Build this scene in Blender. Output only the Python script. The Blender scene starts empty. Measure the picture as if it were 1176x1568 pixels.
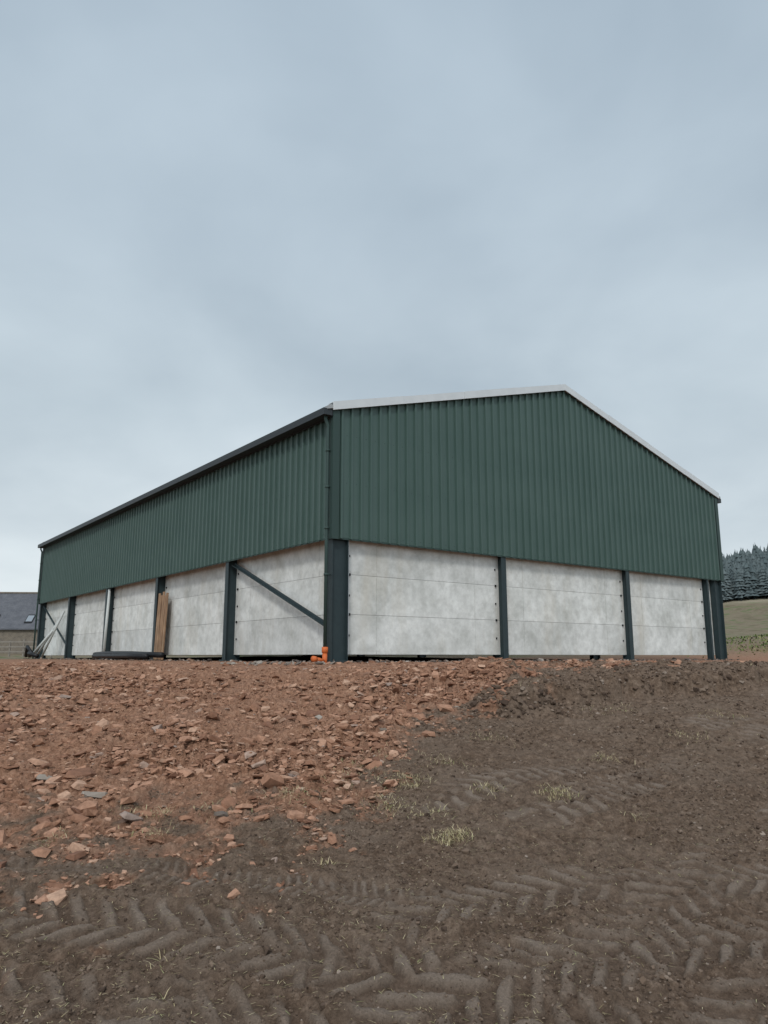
import bpy, math, random
import numpy as np
from mathutils import Vector, Matrix
random.seed(4); rng=np.random.default_rng(7)
S=bpy.context.scene
S.view_settings.view_transform='Standard'; S.view_settings.look='None'; S.view_settings.exposure=0

# ------------------------------------------------------------------ helpers
class MB:
    def __init__(s): s.v=[]; s.f=[]
    def hexa(s,p):
        b=len(s.v); s.v+= [tuple(q) for q in p]
        for f in ((0,3,2,1),(4,5,6,7),(0,1,5,4),(1,2,6,5),(2,3,7,6),(3,0,4,7)): s.f.append(tuple(b+i for i in f))
    def box(s,x0,x1,y0,y1,z0,z1):
        s.hexa([(x0,y0,z0),(x1,y0,z0),(x1,y1,z0),(x0,y1,z0),(x0,y0,z1),(x1,y0,z1),(x1,y1,z1),(x0,y1,z1)])
    def beam(s,a,b,w,h,up=(0,0,1)):
        a=Vector(a);b=Vector(b);d=(b-a).normalized();x=d.cross(Vector(up)).normalized();y=x.cross(d).normalized()
        P=[]
        for c in (a,b):
            for i,j in ((-1,-1),(1,-1),(1,1),(-1,1)): P.append(c+x*w/2*i+y*h/2*j)
        s.hexa(P)
    def tube(s,path,r,n=12):
        path=[Vector(p) for p in path]; b0=len(s.v)
        for k,p in enumerate(path):
            d=(path[min(k+1,len(path)-1)]-path[max(k-1,0)]).normalized()
            u=Vector((1,0,0)) if abs(d.z)>.8 else Vector((0,0,1))
            x=d.cross(u).normalized(); y=x.cross(d).normalized()
            rr=r[k] if isinstance(r,(list,tuple)) else r
            for i in range(n):
                a=2*math.pi*i/n; s.v.append(tuple(p+x*rr*math.cos(a)+y*rr*math.sin(a)))
        for k in range(len(path)-1):
            for i in range(n):
                s.f.append((b0+k*n+i,b0+k*n+(i+1)%n,b0+(k+1)*n+(i+1)%n,b0+(k+1)*n+i))
        s.f.append(tuple(b0+i for i in range(n))[::-1]); m=b0+(len(path)-1)*n; s.f.append(tuple(m+i for i in range(n)))
    def obj(s,name,mat,parent=None,smooth=False,bevel=0):
        me=bpy.data.meshes.new(name); me.from_pydata(s.v,[],s.f); me.update()
        o=bpy.data.objects.new(name,me); S.collection.objects.link(o); me.materials.append(mat)
        if smooth: me.shade_smooth()
        if bevel:
            m=o.modifiers.new('b','BEVEL'); m.width=bevel; m.segments=2
        if parent: o.parent=parent
        return o
def npmesh(name,V,F,mat,attrs={},smooth=False):
    me=bpy.data.meshes.new(name); V=np.asarray(V,dtype=np.float32); F=np.asarray(F,dtype=np.int32)
    k=F.shape[1]; me.vertices.add(len(V)); me.vertices.foreach_set('co',V.ravel())
    me.loops.add(F.size); me.loops.foreach_set('vertex_index',F.ravel())
    me.polygons.add(len(F)); me.polygons.foreach_set('loop_start',np.arange(0,F.size,k,dtype=np.int32))
    me.update(calc_edges=True); me.validate()
    for n,a in attrs.items():
        at=me.attributes.new(n,'FLOAT','POINT'); at.data.foreach_set('value',np.asarray(a,dtype=np.float32))
    if smooth: me.shade_smooth()
    else: me.shade_flat()
    o=bpy.data.objects.new(name,me); S.collection.objects.link(o); me.materials.append(mat); return o
def empty(name,loc=(0,0,0),rot=0):
    e=bpy.data.objects.new(name,None); e.location=loc; e.rotation_euler=(0,0,rot); S.collection.objects.link(e); return e

class NT:
    def __init__(s,name):
        s.m=bpy.data.materials.new(name); s.m.use_nodes=True; s.t=s.m.node_tree; s.b=s.t.nodes['Principled BSDF']
        s.b.inputs['Specular IOR Level'].default_value=.25
    def n(s,ty,**k):
        x=s.t.nodes.new(ty)
        for a,b in k.items():
            if a.startswith('i_'): x.inputs[a[2:].replace('_',' ')].default_value=b
            else: setattr(x,a,b)
        return x
    def l(s,a,b): s.t.links.new(a,b)
    def noise(s,scale,detail=6,rough=.6,vec=None,co='Object',sc=(1,1,1)):
        t=s.n('ShaderNodeTexCoord'); mp=s.n('ShaderNodeMapping'); mp.inputs['Scale'].default_value=sc
        s.l(t.outputs[co],mp.inputs[0]); x=s.n('ShaderNodeTexNoise',i_Scale=scale,i_Detail=detail,i_Roughness=rough); s.l(mp.outputs[0],x.inputs['Vector']); return x.outputs['Fac']
    def ramp(s,fac,stops):
        r=s.n('ShaderNodeValToRGB'); e=r.color_ramp.elements
        while len(e)<len(stops): e.new(.5)
        for q,(p,c) in zip(e,stops): q.position=p; q.color=(*c,1) if len(c)==3 else c
        s.l(fac,r.inputs[0]); return r.outputs[0]
    def mix(s,f,a,b,bt='MIX'):
        x=s.n('ShaderNodeMix',data_type='RGBA',blend_type=bt)
        for i,v in ((0,f),(6,a),(7,b)):
            if hasattr(v,'is_output'): s.l(v,x.inputs[i])
            else: x.inputs[i].default_value=(*v,1) if isinstance(v,tuple) else v
        return x.outputs[2]
    def math(s,op,a,b=0.,c=None):
        x=s.n('ShaderNodeMath',operation=op)
        for i,v in enumerate((a,b)):
            if hasattr(v,'is_output'): s.l(v,x.inputs[i])
            else: x.inputs[i].default_value=v
        return x.outputs[0]
    def bump(s,h,st,dist,prev=None):
        x=s.n('ShaderNodeBump',i_Strength=st,i_Distance=dist); s.l(h,x.inputs['Height'])
        if prev is not None: s.l(prev,x.inputs['Normal'])
        return x.outputs[0]
    def attr(s,n): return s.n('ShaderNodeAttribute',attribute_name=n).outputs['Fac']
    def out(s,col=None,rough=.8,nrm=None,metal=0):
        if col is not None:
            if hasattr(col,'is_output'): s.l(col,s.b.inputs['Base Color'])
            else: s.b.inputs['Base Color'].default_value=(*col,1)
        if hasattr(rough,'is_output'): s.l(rough,s.b.inputs['Roughness'])
        else: s.b.inputs['Roughness'].default_value=rough
        s.b.inputs['Metallic'].default_value=metal
        if nrm is not None: s.l(nrm,s.b.inputs['Normal'])
        return s.m

# ------------------------------------------------------------------ numpy noise
_T=rng.random((256,256)).astype(np.float32); _J=rng.random((256,256,5)).astype(np.float32)
def vn(x,y):
    xi=np.floor(x).astype(np.int64); yi=np.floor(y).astype(np.int64); fx=x-xi; fy=y-yi
    fx=fx*fx*fx*(fx*(fx*6-15)+10); fy=fy*fy*fy*(fy*(fy*6-15)+10)
    a=_T[xi&255,yi&255];b=_T[(xi+1)&255,yi&255];c=_T[xi&255,(yi+1)&255];d=_T[(xi+1)&255,(yi+1)&255]
    return (a+(b-a)*fx)*(1-fy)+(c+(d-c)*fx)*fy-.5
def fbm(x,y,f,o=4,g=.5):
    r=0;a=1.
    for i in range(o):
        c,s_=math.cos(i*1.3+.4),math.sin(i*1.3+.4)
        r=r+a*vn((x*c-y*s_)*f+i*17.3,(x*s_+y*c)*f+i*5.1); f*=2.03;a*=g
    return r
def sst(a,b,x):
    t=np.clip((x-a)/(b-a),0,1); return t*t*(3-2*t)
def blocks(x,y,s,off=0):
    """angular broken-stone relief: every cell of a jittered grid is a tilted facet"""
    u=x/s+off; v=y/s+off*1.7; ui=np.floor(u).astype(np.int64); vi=np.floor(v).astype(np.int64)
    f1=np.full(x.shape,9.); f2=np.full(x.shape,9.); h=np.zeros_like(x)
    for i in (-1,0,1):
        for j in (-1,0,1):
            J=_J[(ui+i)&255,(vi+j)&255]
            dx=u-(ui+i+J[:,0]); dy=v-(vi+j+J[:,1]); d=np.hypot(dx,dy)
            hh=J[:,2]-.5+(J[:,3]-.5)*dx*1.3+(J[:,4]-.5)*dy*1.3
            n=d<f1; f2=np.where(n,f1,np.minimum(f2,d)); h=np.where(n,hh,h); f1=np.where(n,d,f1)
    return h-.55*(1-sst(0,.22,f2-f1))

def redsigned(x,y):
    B=np.interp(x,[-30,-4,-2.9,-2.35,-1.9,-1.35,-.6,-.17,.15,.5,1.4,2.5,4.8,9,14,30],[5.75,5.85,5.8,5.6,5.7,6.1,6.2,7.1,8.3,9.7,11.1,12.9,14.7,18.5,24,40])
    return y-B+fbm(x,y,.9,5,.62)*1.6*np.clip(y/9,.5,1.7)
def redmask(x,y):
    d=redsigned(x,y)
    m=sst(-1.1,.9,d+fbm(x,y,4,4,.65)*1.9)
    return m*(1-sst(34,44,y+.0*x))
def scarp(x,y):
    C=np.interp(x,[.4,1.4,2.6,4.1,6.6,10,16],[11.4,10.6,11.0,11.7,13,15,18])+fbm(x,y,.9,4,.6)*.8
    return sst(-.12,.16,y-C)*sst(.6,2.2,x)*(1-sst(9,13,x))
paths=[ # pts, half width, period, depth, chevron, presence
 ([(-3.6,5.5),(-2.9,5.4),(-1.25,5.15),(-.35,4.9),(.35,4.72)],.13,.07,.013,.35,1.),
 ([(-3.2,4.9),(-2.2,4.62),(-1.2,4.45),(-.3,4.18),(.5,3.8),(1.2,3.3)],.24,.19,.030,.9,.9),
 ([(-.4,3.2),(.1,3.65),(.7,4.05),(1.5,4.35),(2.6,4.45),(4,4.5)],.24,.19,.030,.9,.9),
 ([(-3.,4.1),(-2,3.85),(-1,3.7),(0,3.35)],.24,.19,.030,.9,.9),
 ([(-1.2,3.3),(-.5,4.1),(.4,4.7),(1.6,5.1),(3.2,5.2),(4.8,5.0)],.22,.18,.022,.9,.7),
 ([(.5,3.3),(1.2,4.3),(2.2,5.3),(3.6,6.6),(6,8.4)],.24,.18,.022,.8,.7),
 ([(1.4,3.4),(2.1,4.2),(3.2,5.1),(4.8,6.1),(7,7.4)],.24,.18,.022,.8,.75),
 ([(.2,6.6),(1.2,7.3),(2.6,8.5),(4.6,10.2),(7,12)],.28,.16,.016,.3,.5),
 ([(1.2,6.3),(2.4,7.3),(3.9,8.7),(6,10.4),(8.5,12)],.28,.16,.016,.3,.55),
]
def tracks(x,y):
    h=np.zeros_like(x); tm=np.zeros_like(x); ins=np.zeros_like(x)
    for k,(pts,hw,per,dep,ch,pres) in enumerate(paths):
        P=np.array(pts)
        t=np.arange(len(P)); tt=np.linspace(0,len(P)-1,(len(P)-1)*5+1)
        co=np.polyfit(t,P,min(3,len(P)-1)); Q=np.stack([np.polyval(co[:,0],tt),np.polyval(co[:,1],tt)],1)
        bb=(x>Q[:,0].min()-.6)&(x<Q[:,0].max()+.6)&(y>Q[:,1].min()-.6)&(y<Q[:,1].max()+.6)
        xx=x[bb]; yy=y[bb]
        best=np.full(xx.shape,1e9); bs=np.zeros_like(xx); bw=np.zeros_like(xx); s0=0
        for a,b in zip(Q[:-1],Q[1:]):
            d=b-a; L=np.hypot(*d); d=d/L
            px=xx-a[0]; py=yy-a[1]; al=np.clip(px*d[0]+py*d[1],0,L)
            dist=np.hypot(px-al*d[0],py-al*d[1]); w=px*d[1]-py*d[0]
            m=dist<best; best=np.where(m,dist,best); bs=np.where(m,s0+al,bs); bw=np.where(m,w,bw); s0+=L
        best=best+fbm(xx,yy,6,3)*.06
        inside=1-sst(hw*.85,hw*1.15,best)
        ph=(bs+np.abs(bw)*ch+fbm(xx,yy,4,3)*.04)/per+np.where(bw>0,.5,0)
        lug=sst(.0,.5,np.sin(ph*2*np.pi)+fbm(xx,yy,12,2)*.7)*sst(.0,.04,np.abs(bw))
        th=.45-.9*pres
        fade=sst(th-.12,th+.2,fbm(xx+k*3.1,yy,1.1,3))*(.6+.4*sst(-.3,.25,fbm(xx,yy,4,3)))
        ridge=np.exp(-((best-hw*1.2)/.05)**2)
        h[bb]=h[bb]*(1-inside*fade)+inside*fade*dep*(lug*1.3-1.0)+ridge*dep*.7*fade
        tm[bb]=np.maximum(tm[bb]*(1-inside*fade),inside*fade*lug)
        ins[bb]=np.maximum(ins[bb],inside*fade)
    return h,tm,ins
def base(x,y):
    a=-2.01+.12*y; a=np.maximum(a,-3.0)
    k=.25; p=-.15
    hh=np.clip(.5+.5*(p-a)/k,0,1); z=p*(1-hh)+a*hh-k*hh*(1-hh)
    z=z+34*np.exp(-((x-170)**2+(y-260)**2)/(2*88**2))*sst(32,60,y)
    z=z+1.25*np.exp(-((x-23)**2+(y-43)**2)/(2*5.5**2))
    return z
def H(x,y,full=False):
    x=np.asarray(x,float); y=np.asarray(y,float)
    z=base(x,y); r=redmask(x,y); sc=scarp(x,y); dist=np.hypot(x,y)
    near=1-sst(30,60,dist); top_=1-.85*sst(13,16,y)
    z=z+.26*sc*(1-sst(12.5,16.5,y))
    bump=sst(-1.4,2.2,redsigned(x,y))*(1-sst(12.5,16.5,y))
    z=z+bump*(.07+fbm(x,y,.8,3)*.22)
    z=z+near*r*top_*fbm(x,y,3.,4,.6)*.07
    z=z+near*sc*(1-sst(0,.6,r))*np.abs(fbm(x,y,4,3))*.14*(1-sst(13,17,y))
    t=np.zeros_like(z); I=np.zeros_like(z); TH=np.zeros_like(z)
    q=(y<13)&(x>-4.5)&(x<9)&(y>2.4)
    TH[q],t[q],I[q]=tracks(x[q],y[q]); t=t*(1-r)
    z=z+near*(1-r)*(fbm(x,y,.7,3)*.09*(.4+.6*top_)+fbm(x,y,5,5,.65)*.042*(.5+.5*top_)*(1-.72*I))+(1-r)*TH
    m=(dist<24)&(y>2.4)
    xx,yy=x[m],y[m]; rr=r[m]; tp=top_[m]
    rough=sst(-.3,.1,fbm(xx,yy,.9,3))
    zz=rr*tp*(blocks(xx,yy,.26,3.1)*.08*rough+blocks(xx,yy,.12,7.7)*.062*(.35+.65*rough)+blocks(xx,yy,.055,1.3)*.030)
    cl=sst(-.2,.25,fbm(xx+9,yy,1.3,3))
    soft=np.maximum(blocks(xx,yy,.11,5.5),-.1)*.032*cl+blocks(xx,yy,.045,2.2)*.014
    z[m]+=zz+(1-rr)*soft*(1-.75*I[m])*(.5+.5*tp)
    z=z+sst(35,70,dist)*fbm(x,y,.12,4)*.5*(1-sst(150,300,dist))
    if full: return z,r,sc,t,I
    return z

# ------------------------------------------------------------------ ground
def axis(segs,tail):
    out=[segs[0][0]]
    for a,b,s in segs:
        n=int(round((b-a)/s)); out+=list(np.linspace(a,b,n+1)[1:])
    x=out[-1]; s=segs[-1][2]
    while x<tail: s*=1.09; x+=s; out.append(x)
    return np.array(out)
xp=axis([(0,3.6,.0115),(3.6,8.,.024),(8,20,.08)],2500); xs=np.concatenate([-xp[:0:-1],xp])
yp=axis([(2.6,7.,.0115),(7,10,.018),(10,14,.03),(14,20,.06),(20,50,.18)],3000)
yn=axis([(0,2.6,.08)],1500)
ys=np.concatenate([(2.6-yn[:0:-1]),yp])
X,Y=np.meshgrid(xs,ys); nx,ny=len(xs),len(ys)
Z,R,SC,TM,INS=H(X.ravel(),Y.ravel(),True)
idx=np.arange(nx*ny).reshape(ny,nx)
F=np.stack([idx[:-1,:-1],idx[:-1,1:],idx[1:,1:],idx[1:,:-1]],-1).reshape(-1,4)
V=np.stack([X.ravel(),Y.ravel(),Z],1)
m=NT('soil')
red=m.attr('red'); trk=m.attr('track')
n1=m.noise(1.7,8,.65); n2=m.noise(14,8,.7); n3=m.noise(70,6,.7); nl=m.noise(.35,5,.6)
soil=m.ramp(n2,[(.32,(.062,.041,.028)),(.5,(.130,.089,.063)),(.68,(.22,.160,.119))])
soil=m.mix(m.ramp(n1,[(.42,(0,0,0)),(.72,(.6,.6,.6))]),soil,(.185,.140,.107))
soil=m.mix(m.math('MULTIPLY',m.attr('pressed'),.4),soil,(.100,.071,.053))  # tread gaps darkened in colour, adding shade contrast the relief lacks
soil=m.mix(m.math('MULTIPLY',trk,.7),soil,(.235,.187,.150))  # lug bars lighter: compacted drier soil, also lifted to offset weak shadows
rc=m.ramp(n2,[(.30,(.13,.066,.041)),(.5,(.28,.15,.094)),(.70,(.43,.26,.175))])
rc=m.mix(m.ramp(n1,[(.45,(0,0,0)),(.75,(.7,.7,.7))]),rc,(.24,.148,.107))
col=m.mix(red,soil,rc)
geo=m.n('ShaderNodeNewGeometry'); sep=m.n('ShaderNodeSeparateXYZ'); m.l(geo.outputs['Position'],sep.inputs[0])
far=m.attr('far')
nf=m.noise(.08,5,.6)
fld=m.ramp(nl,[(.35,(.12,.105,.065)),(.5,(.19,.155,.11)),(.65,(.10,.125,.055))])
stub=m.n('ShaderNodeMapRange'); m.l(sep.outputs[2],stub.inputs[0]); stub.inputs[1].default_value=11; stub.inputs[2].default_value=12.5
fld=m.mix(stub.outputs[0],fld,m.ramp(nf,[(.35,(.24,.215,.155)),(.65,(.35,.31,.23))]))
col=m.mix(far,col,fld)
spk=m.ramp(n3,[(.1,(.5,.5,.5)),(.5,(1,1,1)),(.9,(1.5,1.5,1.5))])
col=m.mix(1.,col,spk,'MULTIPLY')
b=m.bump(n2,.8,.03); b=m.bump(n3,1.,.014,b)
m.out(col,.95,b); m.b.inputs['Specular IOR Level'].default_value=.12
DI=np.hypot(X.ravel(),Y.ravel())
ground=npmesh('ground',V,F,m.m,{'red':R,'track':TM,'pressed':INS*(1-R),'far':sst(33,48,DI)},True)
print('ground',nx,ny)

# ------------------------------------------------------------------ rocks
import bmesh
def hull(sx,sy,sz,seed,ex=2):
    r=random.Random(seed); bm=bmesh.new()
    for i in (-1,1):
        for j in (-1,1):
            for k in (-1,1):
                bm.verts.new((i*sx*r.uniform(.35,1)*.85,j*sy*r.uniform(.35,1)*.85,k*sz*r.uniform(.4,1)*.8))
    for i in range(ex):
        d=Vector((r.gauss(0,1),r.gauss(0,1),r.gauss(0,.6))).normalized(); bm.verts.new((d.x*sx,d.y*sy,d.z*sz))
    bmesh.ops.convex_hull(bm,input=bm.verts); bmesh.ops.delete(bm,geom=[v for v in bm.verts if not v.link_faces],context='VERTS')
    bmesh.ops.triangulate(bm,faces=bm.faces); bm.verts.index_update()
    v=np.array([x.co[:] for x in bm.verts]); f=np.array([[q.index for q in x.verts] for x in bm.faces]); bm.free(); return v,f
def scatter(name,mat,templ,P,size,sink=.3,flat=1.,tilt=.35):
    Vs=[];Fs=[];A=[];o=0; Zs=H(P[:,0],P[:,1])
    for (x,y),s,z in zip(P,size,Zs):
        v,f=templ[rng.integers(len(templ))]
        e=rng.normal(0,tilt,2); a=rng.random()*6.28
        M=(Matrix.Rotation(a,3,'Z')@Matrix.Rotation(e[0],3,'X')@Matrix.Rotation(e[1],3,'Y'))
        w=v@np.array(M).T*s*np.array([1,1,flat]); w=w+np.array([x,y,z+s*.5*flat-s*sink])
        Vs.append(w);Fs.append(f+o);A.append(np.full(len(w),rng.random()));o+=len(w)
    return npmesh(name,np.concatenate(Vs),np.concatenate(Fs),mat,{'rnd':np.concatenate(A)})
T1=[hull(1,.75,.34,i,4) for i in range(20)]+[hull(1,.65,.2,90+i,3) for i in range(16)]+[hull(1,.85,.5,120+i,6) for i in range(6)]
T2=[hull(1,.85,.7,200+i,5) for i in range(12)]
def sample(n,ymin,ymax,xf=.62):
    y=np.exp(rng.uniform(math.log(ymin),math.log(ymax),n)); x=rng.uniform(-xf,xf,n)*y; return np.stack([x,y],1)
m=NT('red_rubble'); rn=m.attr('rnd'); n2=m.noise(18,6,.7)
c=m.ramp(rn,[(0,(.18,.09,.057)),(.35,(.28,.148,.093)),(.75,(.38,.215,.143)),(.95,(.45,.29,.205)),(1,(.28,.22,.19))])
c=m.mix(1.,c,m.ramp(n2,[(.2,(.5,.48,.46)),(.8,(1.35,1.35,1.35))]),'MULTIPLY')
rub=m.out(c,.92,m.bump(n2,.6,.012))
P=sample(170000,4.6,17.2); rs=redsigned(P[:,0],P[:,1])+fbm(P[:,0],P[:,1],4,4,.65)*1.9
dens=sst(-.33,.15,fbm(P[:,0],P[:,1],.9,3))*(1-.8*sst(12.5,15,P[:,1]))
k=(rng.random(len(P))<(dens*.7+.10)*sst(-1.6,1.2,rs)**1.6); P=P[k]
sz=.009*np.exp(np.abs(rng.normal(0,.92,len(P))))*np.clip(P[:,1]/8,.8,1.7)*(1-.4*sst(13,16,P[:,1])); sz=np.clip(sz,.008,.10)
scatter('rubble_stones',rub,T1,P,sz,.36,1.,.25)
bigc=[(-.9,9.9,.5,30),(.0,10.2,.45,28),(.35,10.6,.4,16),(-1.5,9.2,.6,16),(-3.2,7.3,.5,24),(-2.7,6.7,.4,22),(-2.1,6.4,.35,16),(-2.9,6.3,.3,12),(-3.9,8.2,.6,16),(-4.2,9.6,.7,16),(-.6,7.8,.4,6),(-1.4,7.4,.5,10),(.9,11.6,.5,12),(-5.5,11.5,.8,12),(-2.5,11,1,10)]
Pb=np.concatenate([np.stack([x+rng.normal(0,s,n),y+rng.normal(0,s,n)],1) for x,y,s,n in bigc])
scatter('rubble_boulders',rub,T1,Pb,np.clip(.05*np.exp(np.abs(rng.normal(0,.5,len(Pb)))),.05,.15),.34,1.,.25)
m=NT('soil_clod'); rn=m.attr('rnd'); n2=m.noise(40,5,.7)
c=m.ramp(rn,[(0,(.06,.040,.029)),(.6,(.125,.086,.061)),(.95,(.19,.14,.105)),(1.,(.28,.23,.19))])
clod=m.out(c,.95,m.bump(n2,.6,.006))
P=sample(110000,3.2,17.5); r=redmask(P[:,0],P[:,1]); P=P[(r<.6)]
dn=sst(-.3,.25,fbm(P[:,0],P[:,1],1.1,3)); _,_,sc_,tm_,in_=H(P[:,0],P[:,1],True)
edge=np.exp(-((sc_-.5)/.4)**2)*(P[:,0]>1)*(sc_>.02)
P_=(rng.random(len(P))<np.clip((.12+.5*dn)*(1-.8*in_)+edge,0,1)); P=P[P_]; edge=edge[P_]
sz=np.clip(.005*np.exp(np.abs(rng.normal(0,.6,len(P))))*np.clip(P[:,1]/6,.8,1.8),.004,.035)*(1+1.2*edge)
scatter('soil_clods',clod,T2,P,sz,.3)

# ------------------------------------------------------------------ straw + tufts
def blades(name,mat,items):
    Vs=[];Fs=[];A=[];o=0
    for (x,y,z,ang,tilt,L,w) in items:
        d=np.array([math.cos(ang)*math.cos(tilt),math.sin(ang)*math.cos(tilt),math.sin(tilt)]); s_=np.array([-math.sin(ang),math.cos(ang),0])*w
        p=np.array([x,y,z]); mid=p+d*L*.55; tip=p+d*L+np.array([0,0,-.25*L*math.sin(max(tilt,0))])
        Vs+= [p-s_,p+s_,mid+s_*.8,mid-s_*.8,tip+s_*.2,tip-s_*.2]; Fs+=[[o,o+1,o+2,o+3],[o+3,o+2,o+4,o+5]]; A+=[rng.random()]*6; o+=6
    return npmesh(name,Vs,Fs,mat,{'rnd':A})
m=NT('dry_straw'); rn=m.attr('rnd')
straw=m.out(m.ramp(rn,[(0,(.22,.17,.09)),(.5,(.42,.35,.20)),(.85,(.58,.50,.32)),(1,(.24,.27,.10))]),.8)
P=sample(12000,3.2,15); r=redmask(P[:,0],P[:,1]); P=P[(r<.7)&(rng.random(len(P))<sst(-.2,.3,fbm(P[:,0],P[:,1],.8,2))+.15)]; Zs=H(P[:,0],P[:,1])
blades('straw_stubble',straw,[(x,y,z+.005,rng.random()*6.28,rng.uniform(-.05,.35),rng.uniform(.012,.05),.0014*max(1,y/6)) for (x,y),z in zip(P,Zs)])
tl=[(.49,5.75,.15,600),(1.47,6.7,.15,450),(.2,7.2,.22,500),(-.47,7.1,.22,440),(-1.9,6.4,.2,300),(.35,6.4,.16,260),(.05,6.6,.2,320),(-.75,6.7,.2,320),(-1.75,5.9,.15,180),(-.05,8,.2,260),(.9,6.9,.14,180),(-1.1,4.15,.08,30),(-1.0,3.75,.1,30),(2.3,8.2,.2,180),(3.5,9.0,.25,180),(1.2,9,.25,200),(4.4,10.2,.35,200),(6.2,13,.3,160),(3.1,10.6,.4,260),(-2.4,5.8,.12,120),(2.9,5.6,.1,60),(-.4,5.3,.1,60),(2.0,6.2,.1,50),(1.9,11.2,.4,200),(.6,7.9,.25,260),(-.3,7.5,.3,300),(3.6,7.2,.15,80),(-1.3,6.5,.25,200)]
it=[]
for x,y,sp,n in tl:
    q=np.stack([x+rng.normal(0,sp*.55,n),y+rng.normal(0,sp*.5,n)],1); zz=H(q[:,0],q[:,1])
    for (a,b_),z in zip(q,zz): it.append((a,b_,z-.004,rng.random()*6.28,rng.uniform(.05,1.1),rng.uniform(.02,.08),.002))
blades('dry_grass_tufts',straw,it)

# ------------------------------------------------------------------ barn
W,L,zc,ze,za=17.24,28.58,2.75,5.89,8.27
zg=-.13; phi=.6453
barn=empty('barn',(-1.219,17.6,0),phi)
tanr=(za-ze)/(W/2)
def roofz(u): return za-abs(u-W/2)*tanr
m=NT('green_cladding'); n1=m.noise(.8,4,.5); n2=m.noise(9,5,.6,sc=(1,1,.15))
c=m.mix(n2,(.043,.080,.069),(.060,.102,.089)); c=m.mix(m.ramp(n1,[(.35,(0,0,0)),(.75,(.5,.5,.5))]),c,(.074,.118,.105))
clad=m.out(c,.48); m.b.inputs['Specular IOR Level'].default_value=.4
m=NT('green_trim'); gtrim=m.out((.033,.058,.052),.5)
m=NT('dark_steel'); n1=m.noise(5,5,.6); steel=m.out(m.mix(n1,(.018,.030,.034),(.036,.054,.058)),.5)
m=NT('grey_flashing'); n1=m.noise(3,5,.6); white=m.out(m.mix(n1,(.50,.52,.53),(.64,.66,.67)),.5)
m=NT('fibre_cement_roof'); n1=m.noise(2,6,.6); roofm=m.out(m.mix(n1,(.27,.28,.285),(.38,.39,.39)),.8)
m=NT('gutter_grey'); gut=m.out((.030,.036,.040),.5)
m=NT('black_plastic'); blk=m.out((.012,.013,.015),.45)
m=NT('orange_plastic'); orange=m.out((.55,.13,.035),.5)
m=NT('concrete_panel'); n1=m.noise(.9,8,.7); n2=m.noise(4,8,.7); n3=m.noise(40,5,.6); n4=m.noise(1.5,5,.6,sc=(1,1,.2))
oi=m.n('ShaderNodeObjectInfo')
c=m.ramp(n1,[(.3,(.47,.48,.455)),(.5,(.62,.63,.61)),(.70,(.76,.77,.75))])
c=m.mix(1.,c,m.ramp(n2,[(.3,(.77,.77,.76)),(.6,(1.04,1.04,1.04))]),'MULTIPLY')
c=m.mix(m.ramp(n4,[(.50,(0,0,0)),(.75,(.42,.42,.42))]),c,(.48,.43,.34))
c=m.mix(1.,c,m.ramp(oi.outputs['Random'],[(0,(.88,.88,.88)),(1,(1.06,1.06,1.05))]),'MULTIPLY')
conc=m.out(c,.85,m.bump(n3,.25,.004))
m=NT('dark_earth_floor'); floor_m=m.out((.08,.06,.05),.95)
def prof(Len,pitch=.29,d=.055):
    o=[];s=0
    while s<Len-.02:
        o+=[(s,0),(s+pitch-.105,0),(s+pitch-.092,d),(s+pitch-.038,d),(s+pitch-.025,0)]; s+=pitch
    o=[(a,b) for a,b in o if a<Len]; o.append((Len,0)); return o
def cladwall(name,axis_,fixed,sgn,Len,zt):
    b=MB(); pts=prof(Len)
    for s_,d in pts:
        for z in (zc,zt(s_)):
            b.v.append((s_,fixed+sgn*d,z) if axis_=='u' else (fixed+sgn*d,s_,z))
    for i in range(len(pts)-1):
        b.f.append((2*i,2*i+2,2*i+3,2*i+1))
    return b.obj(name,clad,barn)
cladwall('gable_cladding','u',0,-1,W,lambda s_:roofz(s_)+.06)
cladwall('side_cladding','v',0,-1,L,lambda s_:ze)
cladwall('rear_gable_cladding','u',L,1,W,lambda s_:roofz(s_)+.06)
cladwall('far_side_cladding','v',W,1,L,lambda s_:ze)
b=MB()
for z in (zc+.06,zc+1.3,zc+2.5):
    b.box(.05,W-.05,.012,.15,z,z+.16); b.box(.012,.045,.2,L-.05,z,z+.16)
b.obj('sheeting_rails',steel,barn)
b=MB()
for z in (zc+.12,zc+1.37,zc+2.57):
    s=.09
    while s<W:
        b.box(s,s+.014,-.007,-.001,z,z+.014); s+=.29
    s=.09
    while s<L:
        b.box(-.007,-.001,s,s+.014,z,z+.014); s+=.29
b.obj('cladding_screws',steel,barn)
b=MB(); o=.10
for sg in (0,1):
    u0,u1=(-.25,W/2) if sg==0 else (W/2,W+.25)
    z0,z1=roofz(u0),roofz(u1)
    b.hexa([(u0,-o,z0+.05),(u1,-o,z1+.05),(u1,L+o,z1+.05),(u0,L+o,z0+.05),(u0,-o,z0+.13),(u1,-o,z1+.13),(u1,L+o,z1+.13),(u0,L+o,z0+.13)])
n=int(L/1.0)
for i in range(n+1):
    v=i*L/n
    for (u0,u1) in ((-.15,W/2-.1),(W/2+.1,W+.15)):
        z0,z1=roofz(u0)+.132,roofz(u1)+.132
        b.hexa([(u0,v-.05,z0),(u1,v-.05,z1),(u1,v+.05,z1),(u0,v+.05,z0),(u0,v-.02,z0+.03),(u1,v-.02,z1+.03),(u1,v+.02,z1+.03),(u0,v+.02,z0+.03)])
b.obj('roof_sheets',roofm,barn)
b=MB()
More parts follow.
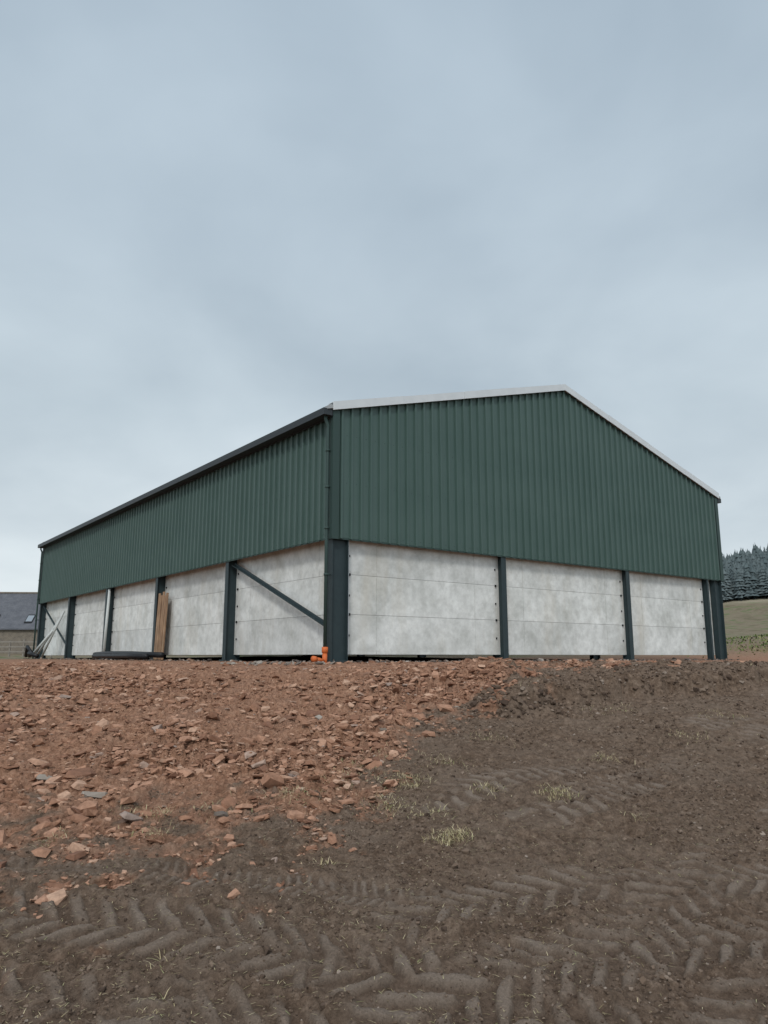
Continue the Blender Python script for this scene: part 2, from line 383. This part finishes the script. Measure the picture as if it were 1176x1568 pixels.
for vv in (-.125,L+.103):
    for sg in (0,1):
        ub=np.linspace(-.10,W/2,5) if sg==0 else np.linspace(W+.10,W/2,5)
        for i in range(4):
            a,c_=ub[i],ub[i+1]
            if i<3: c_+= (-.006 if sg==0 else .006)
            e=.0 if i%2 else .006
            za_,zb_=roofz(a),roofz(c_)
            t=.022
            P_=[(a,vv-e,za_),(c_,vv-e,zb_),(c_,vv+t,zb_),(a,vv+t,za_)]
            P2=[(p[0],p[1],p[2]+.205+e) for p in P_]
            P1=list(P_)
            if sg: P1=[P1[1],P1[0],P1[3],P1[2]]; P2=[P2[1],P2[0],P2[3],P2[2]]
            b.hexa(P1+P2)
            s2=1 if vv<0 else -1
            Q=[(a,vv+t*s2+.001,za_+.196),(c_,vv+t*s2+.001,zb_+.196),(c_,vv+.25*s2,zb_+.196),(a,vv+.25*s2,za_+.196)]
            Q2=[(p[0],p[1],p[2]+.010) for p in Q]
            b.hexa(Q+Q2)
b.obj('verge_flashing',white,barn)
b=MB(); b.hexa([(W/2-.3,-.09,za+.11),(W/2+.3,-.09,za+.11),(W/2+.3,L+.09,za+.11),(W/2-.3,L+.09,za+.11),(W/2-.05,-.09,za+.20),(W/2+.05,-.09,za+.20),(W/2+.05,L+.09,za+.20),(W/2-.05,L+.09,za+.20)])
b.obj('ridge_cap',roofm,barn)
b=MB()
for s0,s1,k0 in ((-.32,-.10,0),(W+.10,W+.32,1)):
    b.box(s0,s1,-.06,L+.06,ze-.16,ze-.14)
    h0,h1=(ze+.01,ze-.06) if k0==0 else (ze-.06,ze+.01)
    b.box(s0-.012,s0,-.06,L+.06,ze-.16,h0); b.box(s1,s1+.012,-.06,L+.06,ze-.16,h1)
    b.box(s0-.012,s1+.012,-.072,-.061,ze-.16,ze+.0); b.box(s0-.012,s1+.012,L+.061,L+.072,ze-.16,ze+.0)
b.obj('eaves_gutter',gut,barn)
b=MB(); b.box(-.08,-.06,0,L,ze-.19,ze+.05); b.obj('soffit',gut,barn)
b=MB()
for (cu,cv) in ((0,0),(W,0),(0,L),(W,L)):
    du=-1 if cu==0 else 1; dv=-1 if cv==0 else 1
    b.box(min(cu+du*.065,cu-du*.13),max(cu+du*.065,cu-du*.13),min(cv+dv*.06,cv+dv*.068),max(cv+dv*.06,cv+dv*.068),zc-.03,ze-.005)
    b.box(min(cu+du*.06,cu+du*.068),max(cu+du*.06,cu+du*.068),min(cv+dv*.059,cv-dv*.13),max(cv+dv*.059,cv-dv*.13),zc-.03,ze-.17)
b.box(.14,W-.14,-.008,-.002,zc-.02,zc+.03); b.box(-.008,-.002,.14,L-.14,zc-.02,zc+.03)
b.obj('corner_and_drip_trim',gtrim,barn)
for nm,(u,v) in {'downpipe':(-.13,.06),'downpipe_rear':(-.13,L-.1)}.items():
    b=MB(); b.tube([(-.20,v,ze-.15),(-.20,v,ze-.24),(u,v,ze-.38),(u,v,ze-.5),(u,v,zc-.1),(u,v,zg+.28 if v<1 else zg)],.042)
    for z in (zc-.9,zc+.2,zc+1.2,zc+2.1):
        b.tube([(u,v,z),(u,v,z+.05)],.055); b.box(u,u+.12,v-.02,v+.02,z+.01,z+.04)
    b.obj(nm,gtrim,barn,True)
b=MB()
def ibeam_u(u0,d,v,z1,fl=.2):
    b.box(u0,u0+.016,v-fl/2,v+fl/2,zg-.3,z1); b.box(u0+d-.016,u0+d,v-fl/2,v+fl/2,zg-.3,z1)
    b.box(u0+.0165,u0+d-.0165,v-.008,v+.008,zg-.3,z1)
def ibeam_v(u,v0,d,z1,fl=.19):
    b.box(u-fl/2,u+fl/2,v0,v0+.014,zg-.3,z1); b.box(u-fl/2,u+fl/2,v0+d-.014,v0+d,zg-.3,z1)
    b.box(u-.007,u+.007,v0+.0145,v0+d-.0145,zg-.3,z1)
vs=[.11]+[L*k/5 for k in range(1,5)]+[L-.11]
for v in vs:
    ibeam_u(.0135,.46,v,ze-.2 if v>1 else zc+.5); ibeam_u(W-.46-.0135,.46,v,ze-.2)
b.obj('portal_columns',steel,barn)
b=MB()
for u in (W/3,2*W/3): ibeam_v(u,.0105,.30,zc+.3)
ibeam_v(W-.95,.0105,.2,zc+.3,.1)
b.obj('gable_posts',steel,barn)
b=MB()
for u in (W/3,2*W/3): b.box(u-.16,u+.16,-.06,.4,zg-.05,zg+.03)
for v in vs[:]: b.box(-.05,.55,v-.16,v+.16,zg-.052,zg+.028)
b.obj('base_plates',steel,barn)
def panel(u0,u1,v0,v1,z0,z1):
    b=MB(); b.box(u0,u1,v0,v1,z0,z1)
    b.obj('concrete_panel',conc,barn)
zz=[.035,.985,1.94,2.90]
bu=[.50,W/3-.012,W/3+.012,2*W/3-.012,2*W/3+.012,W-.95-.01,W-.95+.01,W-.49]
strip=MB(); clips=MB()
for a,c_ in zip(bu[::2],bu[1::2]):
    for i in range(3):
        panel(a,c_,.22,.34,zz[i],zz[i+1]-.007)
        if c_-a>2:
            for q in (a+.95,c_-.95): strip.box(q,q+.018,.212,.2195,zz[i]+.03,zz[i+1]-.04)
            for q in (a+.12,c_-.16):
                if i<2: clips.box(q,q+.035,.18,.219,zz[i+1]-.04,zz[i+1]+.02)
                clips.box(q,q+.025,.19,.219,zz[i]+.42,zz[i]+.47)
vb=[(vs[i]+.012,vs[i+1]-.012) for i in range(5)]
for a,c_ in vb:
    for i in range(3):
        panel(.33,.45,a,c_,zz[i],zz[i+1]-.007)
        for q in (a+.95,c_-.95): strip.box(.322,.3295,q,q+.018,zz[i]+.03,zz[i+1]-.04)
        for q in (a+.12,c_-.16):
            if i<2: clips.box(.29,.329,q,q+.035,zz[i+1]-.04,zz[i+1]+.02)
            clips.box(.30,.329,q,q+.025,zz[i]+.42,zz[i]+.47)
for i in range(3): panel(.5,W-.5,L-.34,L-.22,zz[i],zz[i+1]-.007)
for i in range(3): panel(W-.45,W-.33,.12,L-.12,zz[i],zz[i+1]-.007)
strip.obj('panel_ribs',conc,barn); clips.obj('panel_clips',blk,barn)
b=MB(); b.box(.53,.585,.15,.21,.03,zc+.05); b.obj('packing_strip',white,barn)
b=MB()
b.beam((.12,vs[1]-.2,2.62),(.12,.25,.62),.012,.1,(1,0,0)); b.beam((.17,vs[1]-.2,2.67),(.17,.25,.67),.08,.012,(1,0,0))
b.beam((.12,vs[4]+.2,.5),(.12,vs[5]-.25,2.62),.012,.1,(1,0,0)); b.obj('diagonal_brace',steel,barn)
b=MB(); b.box(.6,W-.6,.5,L-.5,zg-.25,zg-.02); b.obj('floor_slab',floor_m,barn)

bm_=Matrix.Translation((-1.219,17.6,0))@Matrix.Rotation(phi,4,'Z')
def top(o): o.matrix_world=bm_; return o
b=MB(); u,v=-.13,.06
b.tube([(u,v,zg-.1),(u,v,zg+.2)],.058,16); b.tube([(u,v,zg+.2),(u,v,zg+.205),(u,v,zg+.33),(u,v,zg+.335)],[.058,.074,.074,.058],16)
b.tube([(u-.05,v-.02,zg+.0),(u-.2,v-.10,zg+.04),(u-.34,v-.14,zg+.06)],.05,14); b.tube([(u-.33,v-.137,zg+.06),(u-.42,v-.16,zg+.07)],.065,14)
top(b.obj('orange_drain_connector',orange,None,True))
m=NT('timber'); n1=m.noise(6,6,.6,sc=(1,1,.08)); n2=m.noise(2,3)
tim=m.out(m.mix(1.,m.ramp(n1,[(.3,(.20,.115,.065)),(.6,(.37,.24,.15)),(.8,(.47,.34,.23))]),m.ramp(n2,[(.3,(.7,.7,.7)),(.7,(1.1,1.1,1.1))]),'MULTIPLY'),.8)
b=MB(); v2=vs[2]
for i,(dv,h,fu,tu) in enumerate([(-.16,2.30,.03,.10),(-.33,2.22,.02,.10),(-.50,2.34,.05,.12),(-.67,2.20,.01,.10),(-.84,2.28,.04,.11)]):
    b.beam((fu,v2+dv,zg),(tu,v2+dv,zg+h),.145,.045,(1,0,0))
top(b.obj('timber_planks',tim,None,False,.004))
m=NT('pale_pole'); pale=m.out((.50,.52,.50),.6)
b=MB()
b.tube([(-.05,vs[3]-.35,zg),(.05,vs[3]-.28,2.7)],.055)
b.tube([(-.5,vs[4]+2.2,zg+.05),(-.05,vs[4]+.45,2.1)],.05); b.tube([(-.6,vs[4]+3.0,zg+.04),(-.1,vs[4]+1.0,1.7)],.055)
b.tube([(-.9,vs[4]+2.6,zg+.1),(-.3,vs[4]+1.2,1.2)],.06)
top(b.obj('loose_poles',pale,None,True))
b=MB()
b.tube([(-.45,vs[3]-.6,.06),(-.55,vs[3]-2.5,.09),(-.5,vs[2]+.8,.08),(-.45,vs[2]-.6,.05),(-.4,vs[2]-2.0,.03)],.09)
b.tube([(-.75,vs[3]-1.5,-.01),(-.77,vs[2]+1.9,.0),(-.8,vs[2]+.3,.0),(-.75,vs[2]-1.6,-.01)],.085)
b.tube([(-1.0,vs[4]+2.4,.0),(-1.2,vs[4]+1.6,.12),(-1.0,vs[4]+.8,.0)],.09)
b.tube([(-.9,vs[4]+3.6,.0),(-1.0,vs[4]+3.0,.45),(-.9,vs[4]+2.3,.1)],.085)
top(b.obj('drainage_pipe',blk,None,True))
uu=np.concatenate([rng.uniform(0,W,900),rng.uniform(-1.1,.1,500)]); vv=np.concatenate([rng.uniform(-.6,.3,900),rng.uniform(-.3,L,500)])
P=np.stack([-1.219+uu*math.cos(phi)-vv*math.sin(phi),17.6+uu*math.sin(phi)+vv*math.cos(phi)],1)
sz=np.clip(.022*np.exp(np.abs(rng.normal(0,.6,len(P)))),.02,.11)
m=NT('grey_stone'); rn=m.attr('rnd'); gs=m.out(m.ramp(rn,[(0,(.04,.032,.028)),(.4,(.12,.10,.09)),(.7,(.24,.15,.10)),(1,(.34,.31,.28))]),.9)
scatter('footing_stones',gs,T1,P,sz,.2)
P=np.concatenate([np.array([(-2.45,6.75),(-2.62,7.0),(-1.28,6.3),(.0,8.9),(-.8,9.6),(-3.2,7.4)]),np.stack([rng.normal(-2.2,.8,26),rng.normal(16.3,.25,26)],1)])
m=NT('pale_rock'); rn=m.attr('rnd')
scatter('grey_rocks',m.out(m.mix(m.noise(9,5),m.ramp(rn,[(0,(.06,.05,.045)),(.5,(.24,.21,.18)),(1,(.42,.39,.34))]),(.2,.16,.13)),.9),T1,P,np.concatenate([np.array([.13,.09,.07,.07,.09,.1]),rng.uniform(.03,.11,26)]),.25)

# ------------------------------------------------------------------ stone house
house=empty('stone_house',(-32,70,0),math.radians(4))
def brickmat(name,sc,c1,c2,mo,ms,f,rs,stops,ro):
    m=NT(name); tc=m.n('ShaderNodeTexCoord'); sp=m.n('ShaderNodeSeparateXYZ'); cb=m.n('ShaderNodeCombineXYZ'); m.l(tc.outputs['Object'],sp.inputs[0]); m.l(sp.outputs[0],cb.inputs[0]); m.l(sp.outputs[2],cb.inputs[1])
    bk=m.n('ShaderNodeTexBrick'); m.l(cb.outputs[0],bk.inputs['Vector']); bk.inputs['Scale'].default_value=sc; bk.inputs['Color1'].default_value=(*c1,1); bk.inputs['Color2'].default_value=(*c2,1); bk.inputs['Mortar'].default_value=(*mo,1); bk.inputs['Mortar Size'].default_value=ms
    return m.out(m.mix(f,bk.outputs[0],m.ramp(m.noise(rs,5),stops)),ro)
sw=brickmat('rubble_stone_wall',2.2,(.20,.16,.12),(.11,.09,.075),(.24,.22,.19),.03,.35,3,[(.3,(.08,.07,.055)),(.7,(.25,.21,.16))],.9)
slate=brickmat('slate_roof',3,(.085,.09,.105),(.12,.125,.14),(.04,.042,.05),.02,.4,1.5,[(.3,(.06,.065,.075)),(.7,(.15,.15,.16))],.7)
b=MB(); b.box(-28,6,0,.5,-.6,2.45); b.box(-28,6,7.5,8,-.6,2.45)
for x in (-28,5.5): b.hexa([(x,.501,-.6),(x+.5,.501,-.6),(x+.5,7.499,-.6),(x,7.499,-.6),(x,.501,2.45),(x+.5,.501,2.45),(x+.5,7.499,2.45),(x,7.499,2.45)]); b.hexa([(x,.0,2.451),(x+.5,.0,2.451),(x+.5,8,2.451),(x,8,2.451),(x,3.9,5.8),(x+.5,3.9,5.8),(x+.5,4.1,5.8),(x,4.1,5.8)])
b.obj('walls',sw,house)
b=MB()
for y0,y1 in ((-.25,4),(8.25,4)):
    z0=2.35;z1=5.95
    P_=[(-28.2,y0,z0),(6.2,y0,z0),(6.2,y1,z1),(-28.2,y1,z1)]
    b.hexa(P_+[(p[0],p[1],p[2]+.12) for p in P_])
b.obj('roof',slate,house)
b=MB(); b.box(-28.2,6.2,3.85,4.15,6.0,6.14); b.obj('ridge_tiles',sw,house)
def onroof(x0,x1,t0,t1,h):
    y=lambda t:-.25+4.25*t; z=lambda t:2.35+3.6*t+.12
    P_=[(x0,y(t0),z(t0)),(x1,y(t0),z(t0)),(x1,y(t1),z(t1)),(x0,y(t1),z(t1))]
    return P_+[(p[0],p[1]-h*.6,p[2]+h) for p in P_]
fr=MB();gl=MB()
for x in (-1.2,-4.4,-9): fr.hexa(onroof(x-.07,x+.62,.14,.36,.06)); gl.hexa(onroof(x,x+.55,.17,.33,.075))
fr.obj('skylight_frames',blk,house); gl.obj('skylight_glass',NT('roof_glass').out((.22,.25,.28),.3),house)
b=MB(); b.box(-6.5,-5.5,-.03,-.005,-.3,1.8); b.box(-10,-9,-.03,-.005,.7,1.7); b.obj('door_and_window',blk,house)
m=NT('weathered_wood'); ww=m.out(m.mix(m.noise(8,4),(.16,.14,.12),(.30,.27,.23)),.85)
b=MB()
for i in range(16):
    x=-39+i*1.0; b.box(x,x+.1,55,55.1,-.5,1.15+.06*math.sin(i*3))
for z in (.25,.6,.95): b.box(-39,-24,54.96,54.998,z,z+.1)
b.obj('wooden_fence',ww)

# ------------------------------------------------------------------ forest
def conifer(seed):
    r=random.Random(seed); V_=[];F_=[]
    def ring(z,rad,n,dz):
        i0=len(V_); a0=r.random()*6
        for k in range(n*2):
            a=a0+math.pi*k/n; q=rad*(r.uniform(.75,1.15) if k%2==0 else r.uniform(.4,.6)); V_.append((q*math.cos(a),q*math.sin(a),z-dz*(q/rad)+r.uniform(-.2,.2)))
        return i0
    Hh=12;nt=11; full=r.uniform(.5,.85)
    for t in range(nt):
        f=t/(nt-1); z=1.5+f*(Hh-2.4); rad=(3.3*(1-f)**full+.3)*r.uniform(.7,1.2); n=7
        i0=ring(z,rad,n,.5); V_.append((r.uniform(-.3,.3),r.uniform(-.3,.3),z+1.5)); ap=len(V_)-1
        for k in range(n*2): F_.append((i0+k,i0+(k+1)%(n*2),ap))
    i0=len(V_)
    for k in range(4): V_.append((.16*math.cos(k*1.57),.16*math.sin(k*1.57),-1))
    V_.append((0,0,Hh-.5))
    for k in range(4): F_.append((i0+k,i0+(k+1)%4,i0+4))
    return np.array(V_),np.array(F_)
TT=[conifer(i) for i in range(9)]
Vs=[];Fs=[];A=[];o=0
for i in range(2800):
    az=math.radians(rng.uniform(18,42)); d=rng.uniform(190,245); x=d*math.sin(az)/1.0; y=d*math.cos(az)
    v,f=TT[rng.integers(9)]; s_=rng.uniform(.42,.66); a=rng.random()*6.28
    M=np.array(Matrix.Rotation(a,3,'Z')); w=v@M.T*np.array([s_,s_,s_*rng.uniform(.85,1.2)])+np.array([x,y,float(base(np.array([x]),np.array([y]))[0])])
    Vs.append(w);Fs.append(f+o);A.append(np.full(len(w),rng.random()));o+=len(w)
m=NT('hazy_conifer'); rn=m.attr('rnd'); con=m.out(m.ramp(rn,[(0,(.095,.122,.126)),(1,(.125,.152,.155))]),1.)  # distance haze is put into the tree colour
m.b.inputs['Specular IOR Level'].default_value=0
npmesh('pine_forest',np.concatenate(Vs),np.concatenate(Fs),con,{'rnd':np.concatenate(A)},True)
it=[]
for cx,cy,sp,n,hh in ((24.5,49,1.1,900,.5),(27,50,1.3,500,.4),(22,43,2.6,900,.22),(19.5,38,2.2,700,.16),(26,44,2.5,700,.22)):
    q=np.stack([cx+rng.normal(0,sp,n),cy+rng.normal(0,sp,n)],1); zz_=H(q[:,0],q[:,1])
    for (a,b_),z in zip(q,zz_): it.append((a,b_,z,rng.random()*6.28,rng.uniform(.3,1.4),rng.uniform(.4,1)*hh,.035))
m=NT('weed_leaf'); rn=m.attr('rnd'); wl=m.out(m.ramp(rn,[(0,(.05,.09,.02)),(.6,(.14,.19,.05)),(1,(.26,.22,.11))]),.8)
blades('bank_weeds',wl,it)

# ------------------------------------------------------------------ sky, sun
w=bpy.data.worlds.new('World'); S.world=w; w.use_nodes=True; t=w.node_tree; N=t.nodes; Lk=t.links
bg=N['Background']; bg.inputs[1].default_value=.1
sky=N.new('ShaderNodeTexSky'); sky.sky_type='NISHITA'; sky.sun_disc=False; sky.sun_elevation=math.radians(42); sky.sun_rotation=math.radians(190)
tc=N.new('ShaderNodeTexCoord'); sp=N.new('ShaderNodeSeparateXYZ'); Lk.new(tc.outputs['Generated'],sp.inputs[0])
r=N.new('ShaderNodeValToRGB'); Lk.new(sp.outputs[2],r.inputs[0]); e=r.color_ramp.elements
st=[(0,(.78,.85,.885)),(.12,(.72,.80,.845)),(.30,(.565,.66,.725)),(.5,(.50,.60,.685)),(.72,(.485,.59,.685)),(.9,(1.0,1.05,1.1)),(1,(1.1,1.15,1.2))]  # last stops, above the frame, brightened to light the scene
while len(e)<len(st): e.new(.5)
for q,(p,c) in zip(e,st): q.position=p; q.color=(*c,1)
def mth(op,a,b_):
    x=N.new('ShaderNodeMath'); x.operation=op
    for i,v in enumerate((a,b_)):
        if hasattr(v,'is_output'): Lk.new(v,x.inputs[i])
        else: x.inputs[i].default_value=v
    return x.outputs[0]
den=mth('ADD',mth('MAXIMUM',sp.outputs[2],0.),.35)
cb=N.new('ShaderNodeCombineXYZ'); Lk.new(mth('DIVIDE',sp.outputs[0],den),cb.inputs[0]); Lk.new(mth('DIVIDE',sp.outputs[1],den),cb.inputs[1]); cb.inputs[2].default_value=1.3
no=N.new('ShaderNodeTexNoise'); no.inputs['Scale'].default_value=2.0; no.inputs['Detail'].default_value=5; no.inputs['Roughness'].default_value=.48; no.inputs['Distortion'].default_value=.2; Lk.new(cb.outputs[0],no.inputs['Vector'])
r2=N.new('ShaderNodeValToRGB'); Lk.new(no.outputs['Fac'],r2.inputs[0]); e=r2.color_ramp.elements
e[0].position=.28; e[0].color=(.82,.84,.86,1); e[1].position=.72; e[1].color=(1.17,1.15,1.13,1)
mx=N.new('ShaderNodeMix'); mx.data_type='RGBA'; mx.blend_type='MULTIPLY'; mx.inputs[0].default_value=1; Lk.new(r.outputs[0],mx.inputs[6]); Lk.new(r2.outputs[0],mx.inputs[7])
back=N.new('ShaderNodeMapRange'); Lk.new(sp.outputs[1],back.inputs[0]); back.inputs[1].default_value=.1; back.inputs[2].default_value=-.8; back.inputs[3].default_value=1; back.inputs[4].default_value=1.7  # unseen sky behind the camera brightened to lift the barn walls
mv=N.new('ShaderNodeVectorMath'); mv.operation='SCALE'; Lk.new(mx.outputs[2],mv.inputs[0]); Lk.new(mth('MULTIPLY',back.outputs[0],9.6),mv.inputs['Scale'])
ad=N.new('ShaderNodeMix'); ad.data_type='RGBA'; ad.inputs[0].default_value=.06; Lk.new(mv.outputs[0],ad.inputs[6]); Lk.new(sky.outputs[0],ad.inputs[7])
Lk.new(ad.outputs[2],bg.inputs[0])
sl=bpy.data.lights.new('sun','SUN'); sl.energy=1.5; sl.angle=math.radians(10); sl.color=(1,.97,.93)
so=bpy.data.objects.new('sun',sl); S.collection.objects.link(so)
az=math.radians(190); el=math.radians(42)
d=Vector((math.sin(az)*math.cos(el),math.cos(az)*math.cos(el),math.sin(el)))
so.rotation_euler=d.to_track_quat('Z','Y').to_euler(); so.location=d*50

# ------------------------------------------------------------------ camera
cam=bpy.data.cameras.new('camera'); co=bpy.data.objects.new('camera',cam); S.collection.objects.link(co)
cam.sensor_fit='VERTICAL'; cam.sensor_height=36; cam.lens=1152/1568*36; cam.clip_end=6000; cam.clip_start=.05
co.location=(0,0,0); co.rotation_euler=(math.pi/2+.1891,0,0); S.camera=co
